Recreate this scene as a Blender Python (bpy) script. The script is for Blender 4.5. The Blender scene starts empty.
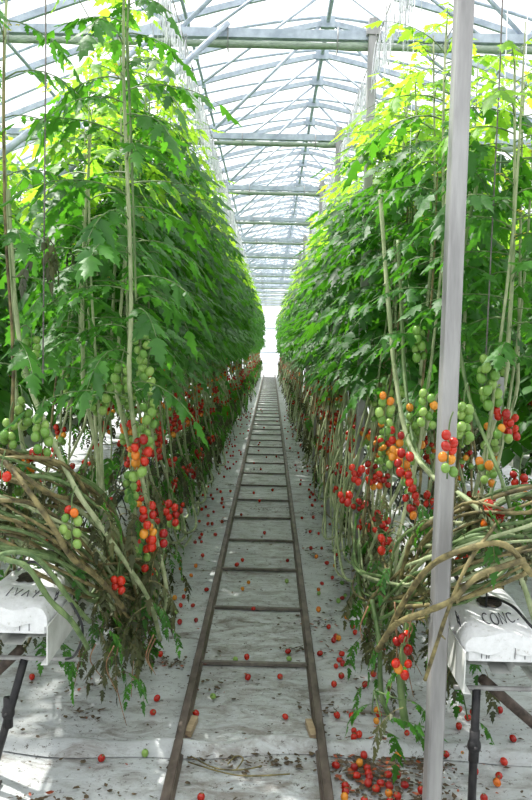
import bpy, math, random
import numpy as np
from mathutils import Vector, Matrix

PI = math.pi
C = bpy.context.scene.collection
rnd = random.Random(7)

# ------------------------------------------------------------------ materials
def newmat(name):
    m = bpy.data.materials.new(name); m.use_nodes = True
    nt = m.node_tree; nt.nodes.clear()
    return m, nt, nt.nodes.new('ShaderNodeOutputMaterial')

def ramp(nt, fac, stops):
    r = nt.nodes.new('ShaderNodeValToRGB')
    el = r.color_ramp.elements
    while len(el) < len(stops): el.new(0.5)
    for e, (p, c) in zip(el, stops):
        e.position = p; e.color = (*c, 1)
    nt.links.new(fac, r.inputs[0])
    return r.outputs[0]

def noise(nt, scale, detail=4, rough=.55, vec=None, dist=0):
    n = nt.nodes.new('ShaderNodeTexNoise')
    n.inputs['Scale'].default_value = scale; n.inputs['Detail'].default_value = detail
    n.inputs['Roughness'].default_value = rough; n.inputs['Distortion'].default_value = dist
    if vec: nt.links.new(vec, n.inputs['Vector'])
    return n.outputs[0]

def coords(nt, kind='Object', scale=(1, 1, 1)):
    t = nt.nodes.new('ShaderNodeTexCoord'); mp = nt.nodes.new('ShaderNodeMapping')
    mp.inputs['Scale'].default_value = scale
    nt.links.new(t.outputs[kind], mp.inputs['Vector'])
    return mp.outputs[0]

def mixc(nt, fac, a, b, mode='MIX'):
    m = nt.nodes.new('ShaderNodeMix'); m.data_type = 'RGBA'; m.blend_type = mode
    for s, v in ((m.inputs[0], fac), (m.inputs[6], a), (m.inputs[7], b)):
        if isinstance(v, (int, float)): s.default_value = v
        elif isinstance(v, tuple): s.default_value = (*v, 1)
        else: nt.links.new(v, s)
    return m.outputs[2]

def bump(nt, h, strength, dist=.01):
    b = nt.nodes.new('ShaderNodeBump'); b.inputs['Strength'].default_value = strength
    b.inputs['Distance'].default_value = dist
    nt.links.new(h, b.inputs['Height'])
    return b.outputs[0]

def principled(nt, out, col, rough=.5, metal=0, normal=None, spec=.5):
    p = nt.nodes.new('ShaderNodeBsdfPrincipled')
    if isinstance(col, tuple): p.inputs['Base Color'].default_value = (*col, 1)
    else: nt.links.new(col, p.inputs['Base Color'])
    p.inputs['Roughness'].default_value = rough; p.inputs['Metallic'].default_value = metal
    p.inputs['Specular IOR Level'].default_value = spec
    if normal: nt.links.new(normal, p.inputs['Normal'])
    if out: nt.links.new(p.outputs[0], out.inputs[0])
    return p

def simple(name, c1, c2, scale=20, rough=.5, metal=0, stretch=(1, 1, 1), bmp=.15, spec=.5):
    m, nt, out = newmat(name)
    n = noise(nt, scale, 5, .6, coords(nt, 'Object', stretch))
    principled(nt, out, ramp(nt, n, [(.35, c1), (.68, c2)]), rough, metal, bump(nt, n, bmp, .004), spec)
    return m

def leafmat(name, dark, light, trans, tfac=.42):
    m, nt, out = newmat(name)
    oi = nt.nodes.new('ShaderNodeObjectInfo')
    geo = nt.nodes.new('ShaderNodeNewGeometry')
    n = noise(nt, 7, 3, .6, coords(nt))
    base = ramp(nt, n, [(.3, dark), (.7, light)])
    isl = ramp(nt, geo.outputs['Random Per Island'], [(0, (.62, .70, .60)), (1, (1.25, 1.2, 1.0))])
    base = mixc(nt, 1.0, base, isl, 'MULTIPLY')
    ob = ramp(nt, oi.outputs['Random'], [(0, (.8, .85, .85)), (1, (1.15, 1.1, 1.0))])
    base = mixc(nt, 1.0, base, ob, 'MULTIPLY')
    p = principled(nt, None, base, .5, 0, bump(nt, noise(nt, 90, 2, .5, coords(nt)), .3, .004), .45)
    t = nt.nodes.new('ShaderNodeBsdfTranslucent')
    tc = mixc(nt, 1.0, trans, isl, 'MULTIPLY')
    nt.links.new(tc, t.inputs[0])
    mx = nt.nodes.new('ShaderNodeMixShader'); mx.inputs[0].default_value = tfac
    nt.links.new(p.outputs[0], mx.inputs[1]); nt.links.new(t.outputs[0], mx.inputs[2])
    nt.links.new(mx.outputs[0], out.inputs[0])
    return m

def fruitmat(name, a, b, rough=.22):
    m, nt, out = newmat(name)
    oi = nt.nodes.new('ShaderNodeObjectInfo'); geo = nt.nodes.new('ShaderNodeNewGeometry')
    ad = nt.nodes.new('ShaderNodeMath'); ad.operation = 'ADD'
    nt.links.new(oi.outputs['Random'], ad.inputs[0]); nt.links.new(geo.outputs['Random Per Island'], ad.inputs[1])
    fr = nt.nodes.new('ShaderNodeMath'); fr.operation = 'FRACT'; nt.links.new(ad.outputs[0], fr.inputs[0])
    c = ramp(nt, fr.outputs[0], [(0, a), (1, b)])
    p = principled(nt, out, c, rough)
    p.inputs['Subsurface Weight'].default_value = 0.0
    return m

def filmmat(name, trans=.7, col=(.92, .95, 1)):
    m, nt, out = newmat(name)
    t = nt.nodes.new('ShaderNodeBsdfTransparent'); t.inputs[0].default_value = (.97, .985, 1, 1)
    d = nt.nodes.new('ShaderNodeBsdfTranslucent'); d.inputs[0].default_value = (*col, 1)
    mx = nt.nodes.new('ShaderNodeMixShader'); mx.inputs[0].default_value = 1 - trans
    nt.links.new(t.outputs[0], mx.inputs[1]); nt.links.new(d.outputs[0], mx.inputs[2])
    nt.links.new(mx.outputs[0], out.inputs[0])
    return m

M = {}
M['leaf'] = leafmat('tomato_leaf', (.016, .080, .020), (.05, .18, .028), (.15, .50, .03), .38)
M['leaf_top'] = leafmat('sunlit_tomato_leaf', (.10, .27, .025), (.20, .44, .04), (.55, .92, .07), .52)  # sun glowing through the top leaves is put into this brighter leaf colour
M['leaf_dry'] = leafmat('withered_leaf', (.035, .045, .018), (.09, .10, .04), (.10, .10, .03), .15)
M['stem'] = simple('green_stem', (.055, .11, .03), (.19, .27, .10), 30, .55, stretch=(1, 1, .3))
M['stem_pale'] = simple('pale_stem', (.19, .25, .11), (.47, .51, .30), 26, .6, stretch=(1, 1, .4))
M['stem_brown'] = simple('woody_stem', (.055, .045, .018), (.30, .25, .10), 24, .65)
M['stem_tan'] = simple('dried_root', (.20, .10, .05), (.42, .24, .13), 30, .7)
M['red'] = fruitmat('ripe_tomato_skin', (.30, .008, .006), (.60, .030, .010))
M['orange'] = fruitmat('turning_tomato_skin', (.70, .15, .012), (.72, .30, .03))
M['green'] = fruitmat('unripe_tomato_skin', (.12, .27, .04), (.28, .43, .10), .3)
M['old_red'] = fruitmat('overripe_tomato_skin', (.26, .01, .01), (.55, .03, .012), .35)
M['flower'] = simple('yellow_petal', (.80, .62, .03), (.95, .80, .10), 20, .5)
M['white_metal'] = simple('white_coated_steel', (.55, .56, .53), (.80, .81, .79), 9, .45, bmp=.05)
M['galv'] = simple('galvanised_post', (.24, .235, .235), (.46, .455, .45), 14, .45, .35, (1, 1, .12), .12)
M['roof_metal'] = simple('roof_steel', (.34, .40, .48), (.55, .62, .70), 14, .5, .2)
M['screen'] = simple('folded_shade_cloth', (.26, .33, .26), (.44, .52, .42), 30, .8, stretch=(1, 4, 4), bmp=.6)
M['rail'] = simple('rusty_rail_steel', (.075, .055, .045), (.21, .165, .14), 18, .5, .35, (1, .4, 1), .3)
M['tie'] = simple('worn_tie_steel', (.11, .095, .08), (.24, .21, .18), 16, .6, .1)
M['black_pipe'] = simple('dark_steel_pipe', (.010, .010, .013), (.035, .033, .033), 30, .45, .3)
M['brown_pipe'] = simple('brown_steel_pipe', (.04, .028, .022), (.13, .095, .075), 25, .55, .2)
M['black_plastic'] = simple('black_plastic', (.008, .009, .012), (.03, .03, .035), 30, .4)
M['white_twine'] = simple('white_twine', (.72, .74, .78), (.95, .96, 1.0), 40, .8)
M['dark_twine'] = simple('grey_twine', (.10, .09, .09), (.26, .24, .22), 40, .8)
M['wood'] = simple('pale_wood', (.34, .25, .15), (.52, .40, .26), 20, .7, stretch=(1, 6, 6))
M['ink'] = simple('marker_ink', (.03, .03, .04), (.09, .09, .11), 40, .6)
M['peat'] = simple('dark_substrate', (.01, .008, .006), (.07, .055, .04), 120, .9, bmp=.8)
M['litter'] = simple('leaf_litter', (.03, .022, .012), (.16, .11, .06), 60, .85)
M['litter_red'] = simple('squashed_fruit', (.22, .03, .015), (.45, .12, .03), 60, .5)
M['film'] = filmmat('clear_roof_film', .76, (.98, .99, 1))
M['wall_panel'] = simple('added_dark_wall_panel', (.10, .13, .11), (.17, .20, .17), 3, .7)  # opaque dark panel, added to hold back light through the walls
M['wall_film'] = filmmat('milky_wall_film', .25)

# white grow-bag plastic
m, nt, out = newmat('white_bag_plastic')
v = coords(nt, 'Object')
n1 = noise(nt, 12, 4, .6, v, .4); n2 = noise(nt, 40, 4, .7, v)
c = ramp(nt, n2, [(.28, (.42, .40, .36)), (.40, (.76, .77, .78)), (.7, (.86, .87, .89))])
principled(nt, out, c, .32, 0, bump(nt, n1, .4, .02))
M['bag'] = m

# floor sheet: white woven ground cover with mud and leaf stains
m, nt, out = newmat('white_ground_cover')
v = coords(nt, 'Object')
vs = coords(nt, 'Object', (.85, 1.5, 1))
base = ramp(nt, noise(nt, 1.6, 6, .6, v), [(.3, (.43, .455, .465)), (.7, (.62, .645, .65))])
st = ramp(nt, noise(nt, 5.5, 9, .72, vs, .8), [(.50, (0, 0, 0)), (.64, (1, 1, 1))])
big = ramp(nt, noise(nt, .9, 3, .5, v), [(.35, (.22, .22, .22)), (.62, (1, 1, 1))])
stm = mixc(nt, 1.0, st, big, 'MULTIPLY')
# the walked strip between the rails is dirtier
sep = nt.nodes.new('ShaderNodeSeparateXYZ'); nt.links.new(v, sep.inputs[0])
ab = nt.nodes.new('ShaderNodeMath'); ab.operation = 'ABSOLUTE'; nt.links.new(sep.outputs[0], ab.inputs[0])
mid = ramp(nt, ab.outputs[0], [(.25, (.55, .55, .55)), (.30, (.12, .12, .12))])
st2 = ramp(nt, noise(nt, 11, 8, .75, vs, .5), [(.42, (0, 0, 0)), (.62, (1, 1, 1))])
midm = mixc(nt, 1.0, st2, mid, 'MULTIPLY')
c = mixc(nt, stm, base, (.13, .10, .075))
c = mixc(nt, midm, c, (.17, .13, .095))
sp = ramp(nt, noise(nt, 38, 5, .85, v), [(.58, (0, 0, 0)), (.64, (1, 1, 1))])
c = mixc(nt, sp, c, (.075, .06, .045))
principled(nt, out, c, .5, 0, bump(nt, noise(nt, 7, 6, .7, vs, .6), .6, .02), .4)
M['floor'] = m

# ------------------------------------------------------------------ mesh builder
class MB:
    def __init__(s):
        s.v = []; s.f = []; s.m = []
    def grid(s, rows, mi=0, closed=False):
        b = len(s.v); n = len(rows[0])
        for r in rows: s.v.extend([tuple(p) for p in r])
        for i in range(len(rows) - 1):
            for j in range(n if closed else n - 1):
                k = (j + 1) % n
                s.f.append((b + i * n + j, b + i * n + k, b + (i + 1) * n + k, b + (i + 1) * n + j)); s.m.append(mi)
        return b
    def tube(s, pts, rad, sides=6, mi=0, cap=True):
        pts = [Vector(p) for p in pts]; n = len(pts)
        if not isinstance(rad, (list, tuple)): rad = [rad] * n
        rows = []; up = None
        for i, p in enumerate(pts):
            d = (pts[min(i + 1, n - 1)] - pts[max(i - 1, 0)])
            d = d.normalized() if d.length > 1e-9 else Vector((0, 0, 1))
            if up is None:
                up = Vector((1, 0, 0)) if abs(d.x) < .8 else Vector((0, 1, 0))
            a = (up - d * up.dot(d))
            if a.length < 1e-4: a = d.orthogonal()
            a.normalize(); up = a; b = d.cross(a)
            rows.append([p + (a * math.cos(2 * PI * k / sides) + b * math.sin(2 * PI * k / sides)) * rad[i] for k in range(sides)])
        b0 = s.grid(rows, mi, True)
        if cap:
            s.f.append(tuple(b0 + k for k in range(sides))[::-1]); s.m.append(mi)
            e = b0 + (n - 1) * sides
            s.f.append(tuple(e + k for k in range(sides))); s.m.append(mi)
    def box(s, c, sz, mi=0, rot=None, bev=0):
        x, y, z = [q / 2 for q in sz]
        R = rot or Matrix.Identity(3); c = Vector(c)
        if bev:
            sec = [(-x + bev, -y), (x - bev, -y), (x, -y + bev), (x, y - bev), (x - bev, y), (-x + bev, y), (-x, y - bev), (-x, -y + bev)]
            rows = [[c + R @ Vector((px, py, q)) for px, py in sec] for q in (-z, z)]
            b0 = s.grid(rows, mi, True)
            s.f.append(tuple(b0 + k for k in range(8))[::-1]); s.m.append(mi)
            s.f.append(tuple(b0 + 8 + k for k in range(8))); s.m.append(mi)
            return
        b = len(s.v)
        for dx in (-x, x):
            for dy in (-y, y):
                for dz in (-z, z): s.v.append(tuple(c + R @ Vector((dx, dy, dz))))
        for f in ((0, 1, 3, 2), (4, 6, 7, 5), (0, 4, 5, 1), (2, 3, 7, 6), (0, 2, 6, 4), (1, 5, 7, 3)):
            s.f.append(tuple(b + k for k in f)); s.m.append(mi)
    def beam(s, a, b, w, h, mi=0):
        a, b = Vector(a), Vector(b); d = b - a; L = d.length; d.normalize()
        up = Vector((0, 0, 1)) if abs(d.z) < .95 else Vector((0, 1, 0))
        x = d.cross(up).normalized(); u = x.cross(d)
        R = Matrix((x, u, d)).transposed()
        s.box((a + b) / 2, (w, h, L), mi, R)
    def ball(s, c, r, mi=0, seg=10, rings=7, ax=None):
        c = Vector(c); rx, ry, rz = (r, r, r) if not isinstance(r, (tuple, list)) else r
        R = ax or Matrix.Identity(3); b = len(s.v)
        s.v.append(tuple(c + R @ Vector((0, 0, rz * .93))))
        for i in range(1, rings):
            t = PI * i / rings
            for j in range(seg):
                p = 2 * PI * j / seg
                s.v.append(tuple(c + R @ Vector((rx * math.sin(t) * math.cos(p), ry * math.sin(t) * math.sin(p), rz * math.cos(t)))))
        s.v.append(tuple(c + R @ Vector((0, 0, -rz)))); e = len(s.v) - 1
        for j in range(seg):
            k = (j + 1) % seg
            s.f.append((b, b + 1 + j, b + 1 + k)); s.m.append(mi)
            for i in range(rings - 2):
                q = b + 1 + i * seg
                s.f.append((q + j, q + seg + j, q + seg + k, q + k)); s.m.append(mi)
            q = b + 1 + (rings - 2) * seg
            s.f.append((q + j, e, q + k)); s.m.append(mi)
    def profile(s, sec, y0, y1, mi=0, ny=1):
        """closed xz section swept along y"""
        rows = [[(x, y0 + (y1 - y0) * i / ny, z) for x, z in sec] for i in range(ny + 1)]
        b0 = s.grid(rows, mi, True); n = len(sec)
        s.f.append(tuple(b0 + k for k in range(n))); s.m.append(mi)
        s.f.append(tuple(b0 + ny * n + k for k in range(n))[::-1]); s.m.append(mi)
    def build(s, name, mats, parent=None, smooth=True, link=True):
        me = bpy.data.meshes.new(name)
        me.from_pydata(s.v, [], s.f)
        if not isinstance(mats, (list, tuple)): mats = [mats]
        for q in mats: me.materials.append(q)
        if len(mats) > 1: me.polygons.foreach_set('material_index', s.m)
        me.polygons.foreach_set('use_smooth', [smooth] * len(s.f))
        me.update()
        o = bpy.data.objects.new(name, me); C.objects.link(o)
        if parent: o.parent = parent
        return o

def empty(name, loc=(0, 0, 0), rz=0):
    o = bpy.data.objects.new(name, None); C.objects.link(o); o.location = loc; o.rotation_euler = (0, 0, rz)
    o.empty_display_size = .1
    return o
def tag(o, label=None, cat=None, group=None, kind=None):
    if label: o['label'] = label
    if cat: o['category'] = cat
    if group: o['group'] = group
    elif 'group' in o: del o['group']
    if kind: o['kind'] = kind
    return o
KIDS = {}
def index_kids():
    KIDS.clear()
    for c in bpy.data.objects:
        if c.parent: KIDS.setdefault(c.parent.name, []).append(c)
def kids(o): return KIDS.get(o.name, ())
def copy_tree(o, parent=None):
    c = o.copy(); C.objects.link(c); c.parent = parent
    for k in kids(o): copy_tree(k, c)
    return c

# ------------------------------------------------------------------ camera
F = 800.0
CAM = Vector((.04, 0, 1.5))
VPX, VPY, ROLL = 271.0, 343.0, math.radians(1.4)
d = Vector(((VPX - 266) / F, -(VPY - 400) / F, -1)).normalized()
u = Vector((math.sin(ROLL), math.cos(ROLL), 0)); u = (u - d * u.dot(d)).normalized()
xw = d.cross(u)
W2C = Matrix((xw, d, u)).transposed()
C2W = W2C.transposed()
cam = bpy.data.objects.new('camera', bpy.data.cameras.new('camera')); C.objects.link(cam)
cam.matrix_world = Matrix.Translation(CAM) @ C2W.to_4x4()
cam.data.sensor_fit = 'VERTICAL'; cam.data.sensor_height = 36; cam.data.lens = 36 * F / 800
cam.data.clip_start = .05; cam.data.clip_end = 300
bpy.context.scene.camera = cam
def ray(px, py): return C2W @ Vector(((px - 266) / F, -(py - 400) / F, -1))
def on_z(px, py, z=0.0):
    r = ray(px, py); t = (z - CAM.z) / r.z; return CAM + r * t
def on_y(px, py, Y):
    r = ray(px, py); t = (Y - CAM.y) / r.y; return CAM + r * t

YEND = 37.0

# ------------------------------------------------------------------ setting
f = MB()
nx, ny = 90, 120
rows = []
for j in range(ny + 1):
    y = -4.2 + (44.5) * (j / ny) ** 1.6
    row = []
    for i in range(nx + 1):
        x = -9.2 + 19.3 * i / nx
        z = .004 * math.sin(x * 9 + math.sin(y * 3)) * math.sin(y * 7 + 2 * math.sin(x * 4)) - .006
        row.append((x, y, z))
    rows.append(row)
f.grid(rows[::-1])
tag(f.build('floor', M['floor']), kind='structure')

RX, RZ = .46, 4.24                       # ridge position and height
def arch_in(x): a = abs(x); return RZ - .20 * a - .04 * a * a
def arch_out(x): a = abs(x); return RZ + .05 - .09 * a - .068 * a * a
HS = 3.15
def strip(fn, y0, y1, off=0, n=24):
    return [[(RX - HS + 2 * HS * i / n, y, fn(-HS + 2 * HS * i / n) + off) for i in range(n + 1)] for y in (y0, y1)]
c_ = MB()
c_.grid(strip(arch_out, -4, 38.5, .04)[::-1])
for s_ in (-1, 1):                       # the neighbouring bay on each side
    cx = RX + s_ * 2 * HS
    lo, hi = (cx - HS, cx + HS)
    c_.grid([[(lo + (hi - lo) * i / 16, y, arch_out(lo + (hi - lo) * i / 16 - cx) + .04) for i in range(17)] for y in (38.5, -4)])
tag(c_.build('ceiling', M['film']), kind='structure')
def wallgrid(p, q, z0, z1, mi, n=24):
    w.grid([[(p[0] + (q[0] - p[0]) * i / n, p[1] + (q[1] - p[1]) * i / n, z) for i in range(n + 1)] for z in (z0, z1)], mi)
for nm, p, q in (('wall_left', (RX - 3 * HS, -4), (RX - 3 * HS, 38.5)), ('wall_right', (RX + 3 * HS, -4), (RX + 3 * HS, 38.5)), ('wall_front', (RX - 3 * HS, -4), (RX + 3 * HS, -4))):  # unseen wall_front is added to stop light coming from behind the camera
    w = MB(); wallgrid(p, q, 0, 2.3, 1); wallgrid(p, q, 2.3, 3.4, 0)
    tag(w.build(nm, [M['wall_film'], M['wall_panel']]), kind='structure')
w = MB()
xs = [RX - 3 * HS + 6 * HS * i / 60 for i in range(61)]
def roofz(x):
    q = (x - RX + HS) % (2 * HS) - HS
    return arch_out(q) + .04
w.grid([[(x, 38.5, 0) for x in xs], [(x, 38.5, roofz(x)) for x in xs]])
tag(w.build('wall_back', M['wall_film']), kind='structure')
g = MB()
g.box((0, 38.3, 1.05), (12, .06, .06)); g.box((0, 38.3, .5), (12, .06, .05)); g.box((0, 38.3, 2.2), (12, .06, .06))
for x in (-3, -1.2, 1.2, 3): g.box((x, 38.3, 1.6), (.06, .06, 3.2))
tag(g.build('end_wall_frame', M['roof_metal'], smooth=False), 'pale steel framework across the bright end wall at the aisle end', 'wall frame')

# fold of the ground sheet running across the near floor
q = MB()
rows = []
for j in range(9):
    t = j / 8
    row = []
    for i in range(90):
        x = -2.4 + 4.8 * i / 89
        yc = 2.86 + .02 * math.sin(x * 3) + .012 * math.sin(x * 11)
        row.append((x, yc + (t - .5) * .11 + .012 * math.sin(x * 5 + 1), -.002 + .038 * math.sin(PI * t) ** 1.3 * (1 + .25 * math.sin(x * 17))))
    rows.append(row)
q.grid(rows[::-1])
tag(q.build('ground_sheet_fold', M['floor']), 'raised fold of the white ground sheet running across the aisle near the row ends', 'ground sheet')

# ------------------------------------------------------------------ rail track
t = tag(empty('rail_track', (0, 2, 0)), 'pair of rusty steel rails on cross ties running down the middle of the aisle', 'rail track')
HW = .262
for s_ in (-1, 1):
    r = MB(); w2, h2 = .0165, .045
    x0 = s_ * HW
    sec = [(x0 - w2 - .006, 0), (x0 + w2 + .006, 0), (x0 + w2 + .006, .006), (x0 + w2 * .55, .012), (x0 + w2 * .55, h2 - .016), (x0 + w2, h2 - .010), (x0 + w2, h2 - .003),
           (x0 + w2 - .004, h2), (x0 - w2 + .004, h2), (x0 - w2, h2 - .003), (x0 - w2, h2 - .010), (x0 - w2 * .55, h2 - .016), (x0 - w2 * .55, .012), (x0 - w2 - .006, .006)]
    r.profile(sec, -.6, YEND - 2, ny=40)
    r.build('rail', M['rail'], t, smooth=False)
y = 3.635
while y < YEND - 2:
    r = MB(); r.box((0, y - 2, .007), (2 * HW - .03, .024, .014)); r.box((0, y - 2 + .018, .004), (2 * HW - .03, .02, .008))
    r.build('cross_tie', M['tie'], t, smooth=False)
    y += .78
for s_ in (-1, 1):
    r = MB(); r.box((s_ * (HW - .030), 3.0 - 2, .012), (.026, .13, .024), rot=Matrix.Rotation(.12 * s_, 3, 'Z'))
    r.build('wooden_wedge', M['wood'], t, smooth=False)
bpy.context.view_layer.update()

# ------------------------------------------------------------------ roof steel
BY0, BS = 4.75, 2.3
ORD = ['nearest', 'second', 'third', 'fourth', 'fifth', 'sixth', 'seventh', 'eighth', 'ninth', 'tenth', 'eleventh', 'twelfth', 'thirteenth', 'fourteenth', 'fifteenth',
       'sixteenth', 'seventeenth', 'eighteenth', 'nineteenth', 'twentieth']
def archpts(fn, off=0, n=28): return [(-HS + 2 * HS * i / n, 0, fn(-HS + 2 * HS * i / n) + off) for i in range(n + 1)]
def arch_parts(root):
    a = MB(); p = archpts(arch_in)
    for i in range(len(p) - 1): a.beam(p[i], p[i + 1], .03, .045)
    a.build('inner_chord', M['roof_metal'], root, smooth=False)
    a = MB(); a.tube(archpts(arch_out), .013, 6); a.build('outer_chord', M['roof_metal'], root)
    a = MB(); a.box((0, 0, RZ), (.12, .06, .09)); a.build('ridge_clamp', M['roof_metal'], root, smooth=False)
def make_truss():
    root = empty('roof_truss')
    arch_parts(root)
    b = MB(); b.box((0, 0, 3.272), (2 * HS, .05, .05)); b.build('tie_beam', M['roof_metal'], root, smooth=False)
    b = MB()
    rows = []
    for i in range(61):
        x = -HS + 2 * HS * i / 60; hh = .020 + .004 * math.sin(i * 1.7) + (.004 if i % 5 == 0 else 0)
        rows.append([(x, .03 * math.cos(a_), 3.215 + hh * math.sin(a_)) for a_ in [2 * PI * k / 8 for k in range(8)]])
    b.grid(rows, 0, True)
    b.build('folded_shade_screen', M['screen'], root)
    for sx in (-1, 1):
        for xa, xb in ((.05, 1.0), (1.7, 1.0)):
            b = MB(); b.tube([(sx * xa, 0, arch_in(xa)), (sx * xb, 0, 3.28)], .014, 6); b.build('strut', M['roof_metal'], root)
    for k in range(9):
        b = MB(); b.tube([(-2.6 + k * .63, .034, 3.31), (-2.6 + k * .63, .036, 3.18), (-2.6 + k * .63, -.036, 3.18), (-2.6 + k * .63, -.034, 3.31)], .003, 4)
        b.build('screen_hanger', M['galv'], root)
    return root
truss = make_truss(); index_kids()
def make_arch():
    root = empty('roof_arch'); arch_parts(root)
    for sx in (-1, 1):
        b = MB(); b.tube([(0, 0, RZ - .02), (sx * .95, -BS / 3 * .5, 3.36)], .011, 5); b.build('brace_rod', M['roof_metal'], root)
    return root
arch0 = make_arch(); index_kids()
nb = int((YEND + 1 - BY0) / BS) + 1
for i in range(nb):
    o = truss if i == 0 else copy_tree(truss)
    o.location = (RX, BY0 + BS * i, 0)
    if i < 8:
        tag(o, f'{ORD[i]} roof truss along the aisle with straight tie beam and folded green shade cloth', 'roof truss', 'trusses under the film roof')
    else:
        tag(o, 'distant roof truss with tie beam, one of those crowding towards the far end wall', 'roof truss', 'trusses under the film roof')
k = 0
for i in range(-1, nb):
    for j in (1, 2):
        yy = BY0 + BS * i + BS * j / 3
        if yy < 3: continue
        o = arch0 if k == 0 else copy_tree(arch0)
        o.location = (RX, yy, 0)
        which = 'first' if j == 1 else 'second'
        if i == -1: lb = f'{which} of two thin roof arches before the nearest tie beam'
        elif i < 7: lb = f'{which} curved roof arch behind the {ORD[i]} tie beam'
        else: lb = 'far curved roof arch small among the distant tie beams'
        tag(o, lb, 'roof arch', 'curved arches holding up the roof film'); k += 1
def long_pipe(name, x, z, r, label, cat='pipe', mat='roof_metal', joints=True):
    root = empty(name, (x, 1, z))
    a = MB(); a.tube([(0, 0, 0), (0, 37.3, 0)], r, 8); a.build('pipe', M[mat], root)
    if joints:
        a = MB()
        for i in range(48): a.box((0, 1.45 + .7667 * i, -.005), (r * 3.2, .035, r * 3.4))
        a.build('clamps', M[mat], root, smooth=False)['kind'] = 'stuff'
    tag(root, label, cat)
long_pipe('ridge_pipe', RX, RZ + .01, .02, 'straight ridge pipe joining the tops of all roof arches', 'roof pipe')
for x, s_ in ((-1.12, 'between the ridge and the white twine over the vines beside it, on the lower-numbered side'),): pass
long_pipe('roof_purlin', RX - 1.12, arch_in(1.12) - .03, .014, 'clamped roof purlin passing above the vine row left of the rails', 'roof pipe')
long_pipe('roof_purlin', RX + 1.45, arch_in(1.45) - .03, .014, 'roof purlin slanting up beside the tall post on the right', 'roof pipe')
long_pipe('roof_purlin', RX - 2.3, arch_in(2.3) - .03, .014, 'outer roof purlin low above the far left vines', 'roof pipe')
long_pipe('roof_purlin', RX + 2.2, arch_in(2.2) - .03, .016, 'outer roof purlin in the top right corner under the roof', 'roof pipe')
a = MB()
sec = [(-.12, .10), (-.06, 0), (.06, 0), (.12, .10), (.11, .10), (.055, .01), (-.055, .01), (-.11, .10)]
a.profile(sec, 0, 37)
for sx, nm in ((-1, 'left'), (1, 'right')):
    o = a.build('rain_gutter', M['roof_metal'], smooth=False) if sx == -1 else o0.copy()
    if sx == -1: o0 = o
    else: C.objects.link(o)
    o.location = (RX + sx * HS, 1, 3.13)
    tag(o, f'long steel rain gutter where the roof comes down on the {nm}', 'gutter')
b = MB(); b.tube([on_y(-12, 164, 3.2), on_y(152, 37, 4.72)], .016, 8)
tag(b.build('diagonal_brace', M['roof_metal']), 'slanting steel brace rising behind the top leaves at upper left', 'brace')
b = MB(); b.tube([(-1.05, 4.1, 2.3), (-.25, 4.72, 3.32)], .016, 8)
tag(b.build('diagonal_brace', M['roof_metal']), 'thin slanting brace meeting the nearest tie beam behind the tall vine', 'brace')

# posts
def make_post():
    root = empty('support_post')
    p = MB(); p.box((0, 0, 1.68), (.050, .050, 3.36), bev=.006); p.build('post_tube', M['galv'], root, smooth=False)
    p = MB(); p.box((0, 0, .004), (.12, .12, .008)); p.build('foot_plate', M['galv'], root, smooth=False)
    p = MB(); p.box((0, 0, 3.29), (.075, .075, .05)); p.build('top_bracket', M['galv'], root, smooth=False)
    return root
post = make_post(); index_kids()
for i in range(8):
    o = post if i == 0 else copy_tree(post)
    o.location = (.58, 2.42 + BS * i, 0); o.rotation_euler.z = .12 if i == 0 else 0
    if i == 0: lb = 'tall square grey metal post standing in the foreground beside the white bag'
    elif i < 4: lb = f'{ORD[i]} square post along the vines right of the rails'
    else: lb = 'distant square post half hidden in the vines right of the rails'
    tag(o, lb, 'post', 'square posts in the row right of the rails')

# hanging perforated strap
p = MB()
def plate(mb, x0, x1, z0, z1, th, hz, hr):
    # plate with one round hole: ring of quads between circle and rectangle outline
    N = 24; cx = (x0 + x1) / 2
    ci, re = [], []
    for k_ in range(N):
        a_ = 2 * PI * k_ / N; cx_, sz_ = math.cos(a_), math.sin(a_)
        ci.append((cx + hr * cx_, hz + hr * sz_))
        tx = ((x1 - cx) if cx_ > 0 else (cx - x0)) / max(abs(cx_), 1e-6)
        tz = ((z1 - hz) if sz_ > 0 else (hz - z0)) / max(abs(sz_), 1e-6)
        q_ = min(tx, tz); re.append((cx + q_ * cx_, hz + q_ * sz_))
    loops = [[(x, 0, z) for x, z in ci], [(x, 0, z) for x, z in re], [(x, th, z) for x, z in re], [(x, th, z) for x, z in ci], [(x, 0, z) for x, z in ci]]
    mb.grid(loops, 0, True)
plate(p, -.022, .022, 0, .09, .003, .055, .008)
plate(p, -.022, .022, .09, .15, .003, .12, .006)
o = p.build('perforated_strap', M['galv'], smooth=False)
o.location = on_y(494, 420, 2.75); o.rotation_euler = (0, .12, .25)
tag(o, 'short grey metal strap with round holes hanging among the tomatoes on the right', 'metal bracket')

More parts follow.
